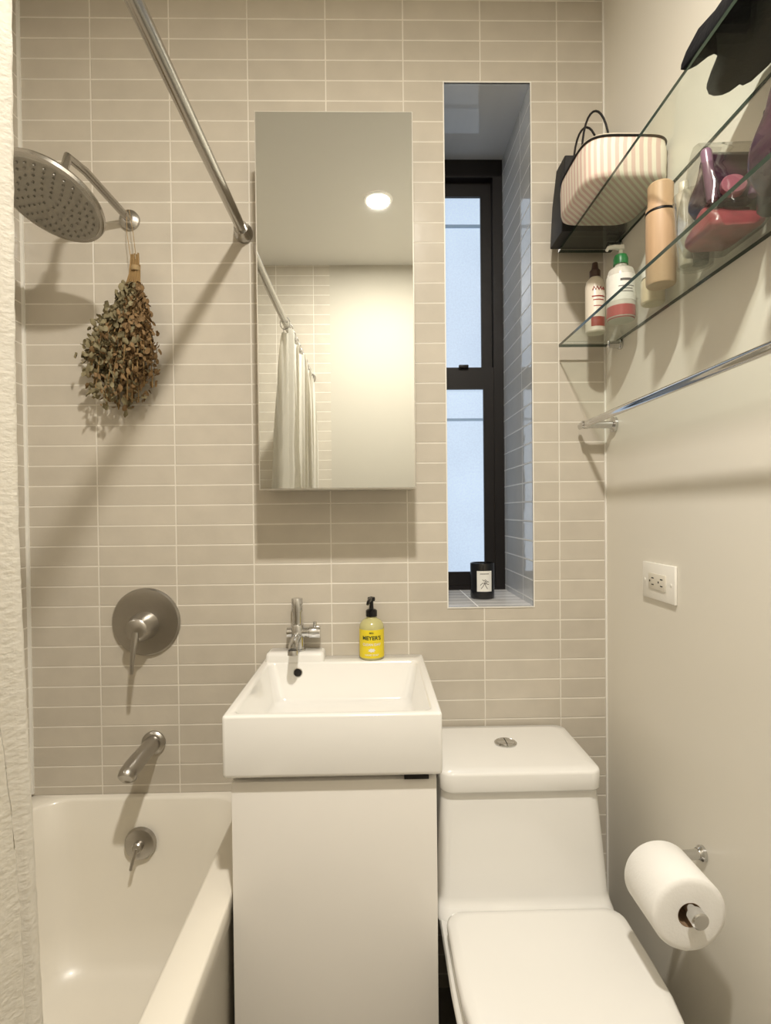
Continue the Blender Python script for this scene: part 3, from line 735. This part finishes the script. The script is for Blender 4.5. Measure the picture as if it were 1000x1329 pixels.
pts = ov(.0872,.0982,z+hh); tube('black_piping', pts+[pts[0]], .0022, M_black, e, 6)

z = ZU+.0003
e = top('black_gift_bag','black paper gift bag with two tall loop handles','gift bag',(.517,1.34,ZU))
M_card = mat('black_card',(22,21,23),.6,var=.15)
def gb(i0,z_,o=0): return rrect(.448+i0*.4+o,.599-i0*.3,1.300+i0,1.388-i0,.002,z_,1)
loft('bag_body', [gb(0,z),gb(0,z+.004),gb(.004,z+.10,.003),gb(.012,z+.185,.008),gb(.0135,z+.185,.008),gb(.006,z+.10,.004),gb(.002,z+.006)], M_card, e, ang=30)
for yy in (1.316,1.372):
    tube('loop_handle', bez((.502,yy,z+.165),(.500,yy,z+.335),(.572,yy,z+.335),(.572,yy,z+.165),16), .0026, M_black, e, 8)

out = [(.480,.50),(.477,.62),(.472,.72),(.469,.79),(.466,.828),(.474,.829),(.483,.820),(.490,.804),(.497,.798),(.507,.803),(.515,.820),(.520,.842),(.527,.864),(.538,.876),(.549,.880),(.560,.878),(.567,.871),(.573,.855),(.580,.858),(.587,.850),(.592,.82),(.593,.74),(.591,.60),(.588,.50)]
cc = Vector((.535,.66,0))
def bl2(s, z_, wob=0): return [Vector((cc.x+(a-cc.x)*s, cc.y+(b-cc.y)*s, z_+wob*math.sin(a*140+b*60))) for a,b in out]
bb = loft('black_fabric_bag', [bl2(.98,ZU+.0004), bl2(1.0,ZU+.003), bl2(.995,ZU+.009,.001), bl2(.95,ZU+.020,.003), bl2(.84,ZU+.036,.005), bl2(.5,ZU+.05,.004)], M_blackcloth, None, ang=70)
tag(bb,'black fabric bag with pointed ends lying on the glass shelf','bag')

# ------------------------------------------------------------------ towel bar
tb = top('towel_bar','polished chrome towel bar on the painted wall','towel bar',(XR,.95,H+.212))
BXX, BZZ = .526, H+.212
bm = bmesh.new()
add_loft(bm, [[Vector((BXX+a, yy, BZZ+c)) for a,c in [( .0055*math.cos(q), .0085*math.sin(q)) for q in [2*math.pi*s/16 for s in range(16)]]] for yy in (1.402,1.0,.40)])
finish(bm,'bar',M_chrome,tb,50)
for y in (1.372,.43):
    lathe('wall_post', [(0.019,0),(0.019,.007),(0.0095,.010),(0.0085,.066),(0.0105,.070),(0.0105,.082),(0.008,.085)], (XR-.0005,y,BZZ), M_chrome, tb, axis=(-1,0,0), n=24)

# ------------------------------------------------------------------ outlet
ou = top('electrical_outlet','white duplex outlet plate mounted sideways on the painted wall','outlet',(XR,1.16,H-.150))
M_op = mat('outlet_plastic',(240,237,229),.35,var=.005)
OZ = H-.155
box('cover_plate', XR-.006,XR-.0004,1.090,1.222,OZ-.039,OZ+.039, M_op, ou, .0015)
box('receptacle', XR-.0085,XR-.0062,1.122,1.192,OZ-.017,OZ+.017, mat('receptacle_plastic',(222,216,202),.35), ou, .001)
bm = bmesh.new()
for yc in (1.139,1.175):
    for dz in (-.007,.007):
        vs = [bm.verts.new((XR-.0087, yc+a-.002, OZ+dz+c)) for a,c in ((-.005,-.0012),(.005,-.0012),(.005,.0012),(-.005,.0012))]; bm.faces.new(vs)
    vs = [bm.verts.new((XR-.0087, yc+.010+.0026*math.cos(q*math.pi/4), OZ+.0026*math.sin(q*math.pi/4))) for q in range(8)]; bm.faces.new(vs)
finish(bm,'slots',M_darkhole,ou)
for y in (1.103,1.211):
    lathe('screw', [(0.003,0),(0.003,.001),(0,.0014)], (XR-.006,y,OZ), M_op, ou, axis=(-1,0,0), n=12, cap1=False)

# ------------------------------------------------------------------ toilet paper
PX, PZ = .493, H-.634
HY, HZ = 1.005, H-.640
hp = top('toilet_paper_holder','chrome toilet paper holder on the painted wall','toilet paper holder',(XR,HY,HZ))
lathe('wall_plate', [(0.014,0),(0.014,.006),(0.011,.009),(0.010,.012)], (XR-.0005,HY,HZ), M_chrome, hp, axis=(-1,0,0), n=28)
tube('arm', [(XR-.01,HY,HZ),(XR-.022,HY-.003,HZ),(PX+.05,.995,HZ+.002),(PX+.012,.984,PZ),(PX,.972,PZ),(PX,.90,PZ),(PX,.842,PZ)], .0090, M_chrome, hp, 18)
lathe('end_cap', [(0.0095,0),(0.0135,.001),(0.0135,.016),(0.011,.018),(0,.0182)], (PX,.845,PZ), M_chrome, hp, axis=(0,-1,0), n=24, cap1=False)
M_paper = mat('tissue_paper',(240,238,233),.95,var=.01,bump=.10,bscale=260)
rc = (PX,.856,PZ-.0100)
ro = top('toilet_paper_roll','white toilet paper roll on the holder','toilet paper',(PX,.91,PZ-.0095))
bm = bmesh.new(); add_lathe(bm, [(0.0200,.0005),(0.030,0),(0.050,0),(0.0575,.002),(0.0600,.006),(0.0600,.100),(0.0575,.104),(0.030,.105),(0.020,.1045),(0.020,.0005)], rc, (0,1,0), 56, False, False)
finish(bm,'paper',M_paper,ro,50)
bm = bmesh.new(); add_lathe(bm, [(0.0198,.001),(0.0198,.104),(0.0190,.104),(0.0190,.001),(0.0198,.001)], rc, (0,1,0), 32, False, False)
finish(bm,'cardboard_core',mat('cardboard',(150,124,96),.9),ro,50)

# ------------------------------------------------------------------ camera
cam = bpy.data.cameras.new('camera'); co = bpy.data.objects.new('camera', cam); scene.collection.objects.link(co)
cam.sensor_fit = 'HORIZONTAL'; cam.sensor_width = 36; cam.lens = 717/1000*36
cam.shift_x = 0.0; cam.shift_y = 0.009; cam.clip_start = 0.02
R = Matrix.Rotation(math.radians(-1.15),4,'Z') @ Matrix.Rotation(math.radians(90-0.75),4,'X') @ Matrix.Rotation(math.radians(-0.6),4,'Z')
co.matrix_world = Matrix.Translation((0,0,H)) @ R
scene.camera = co
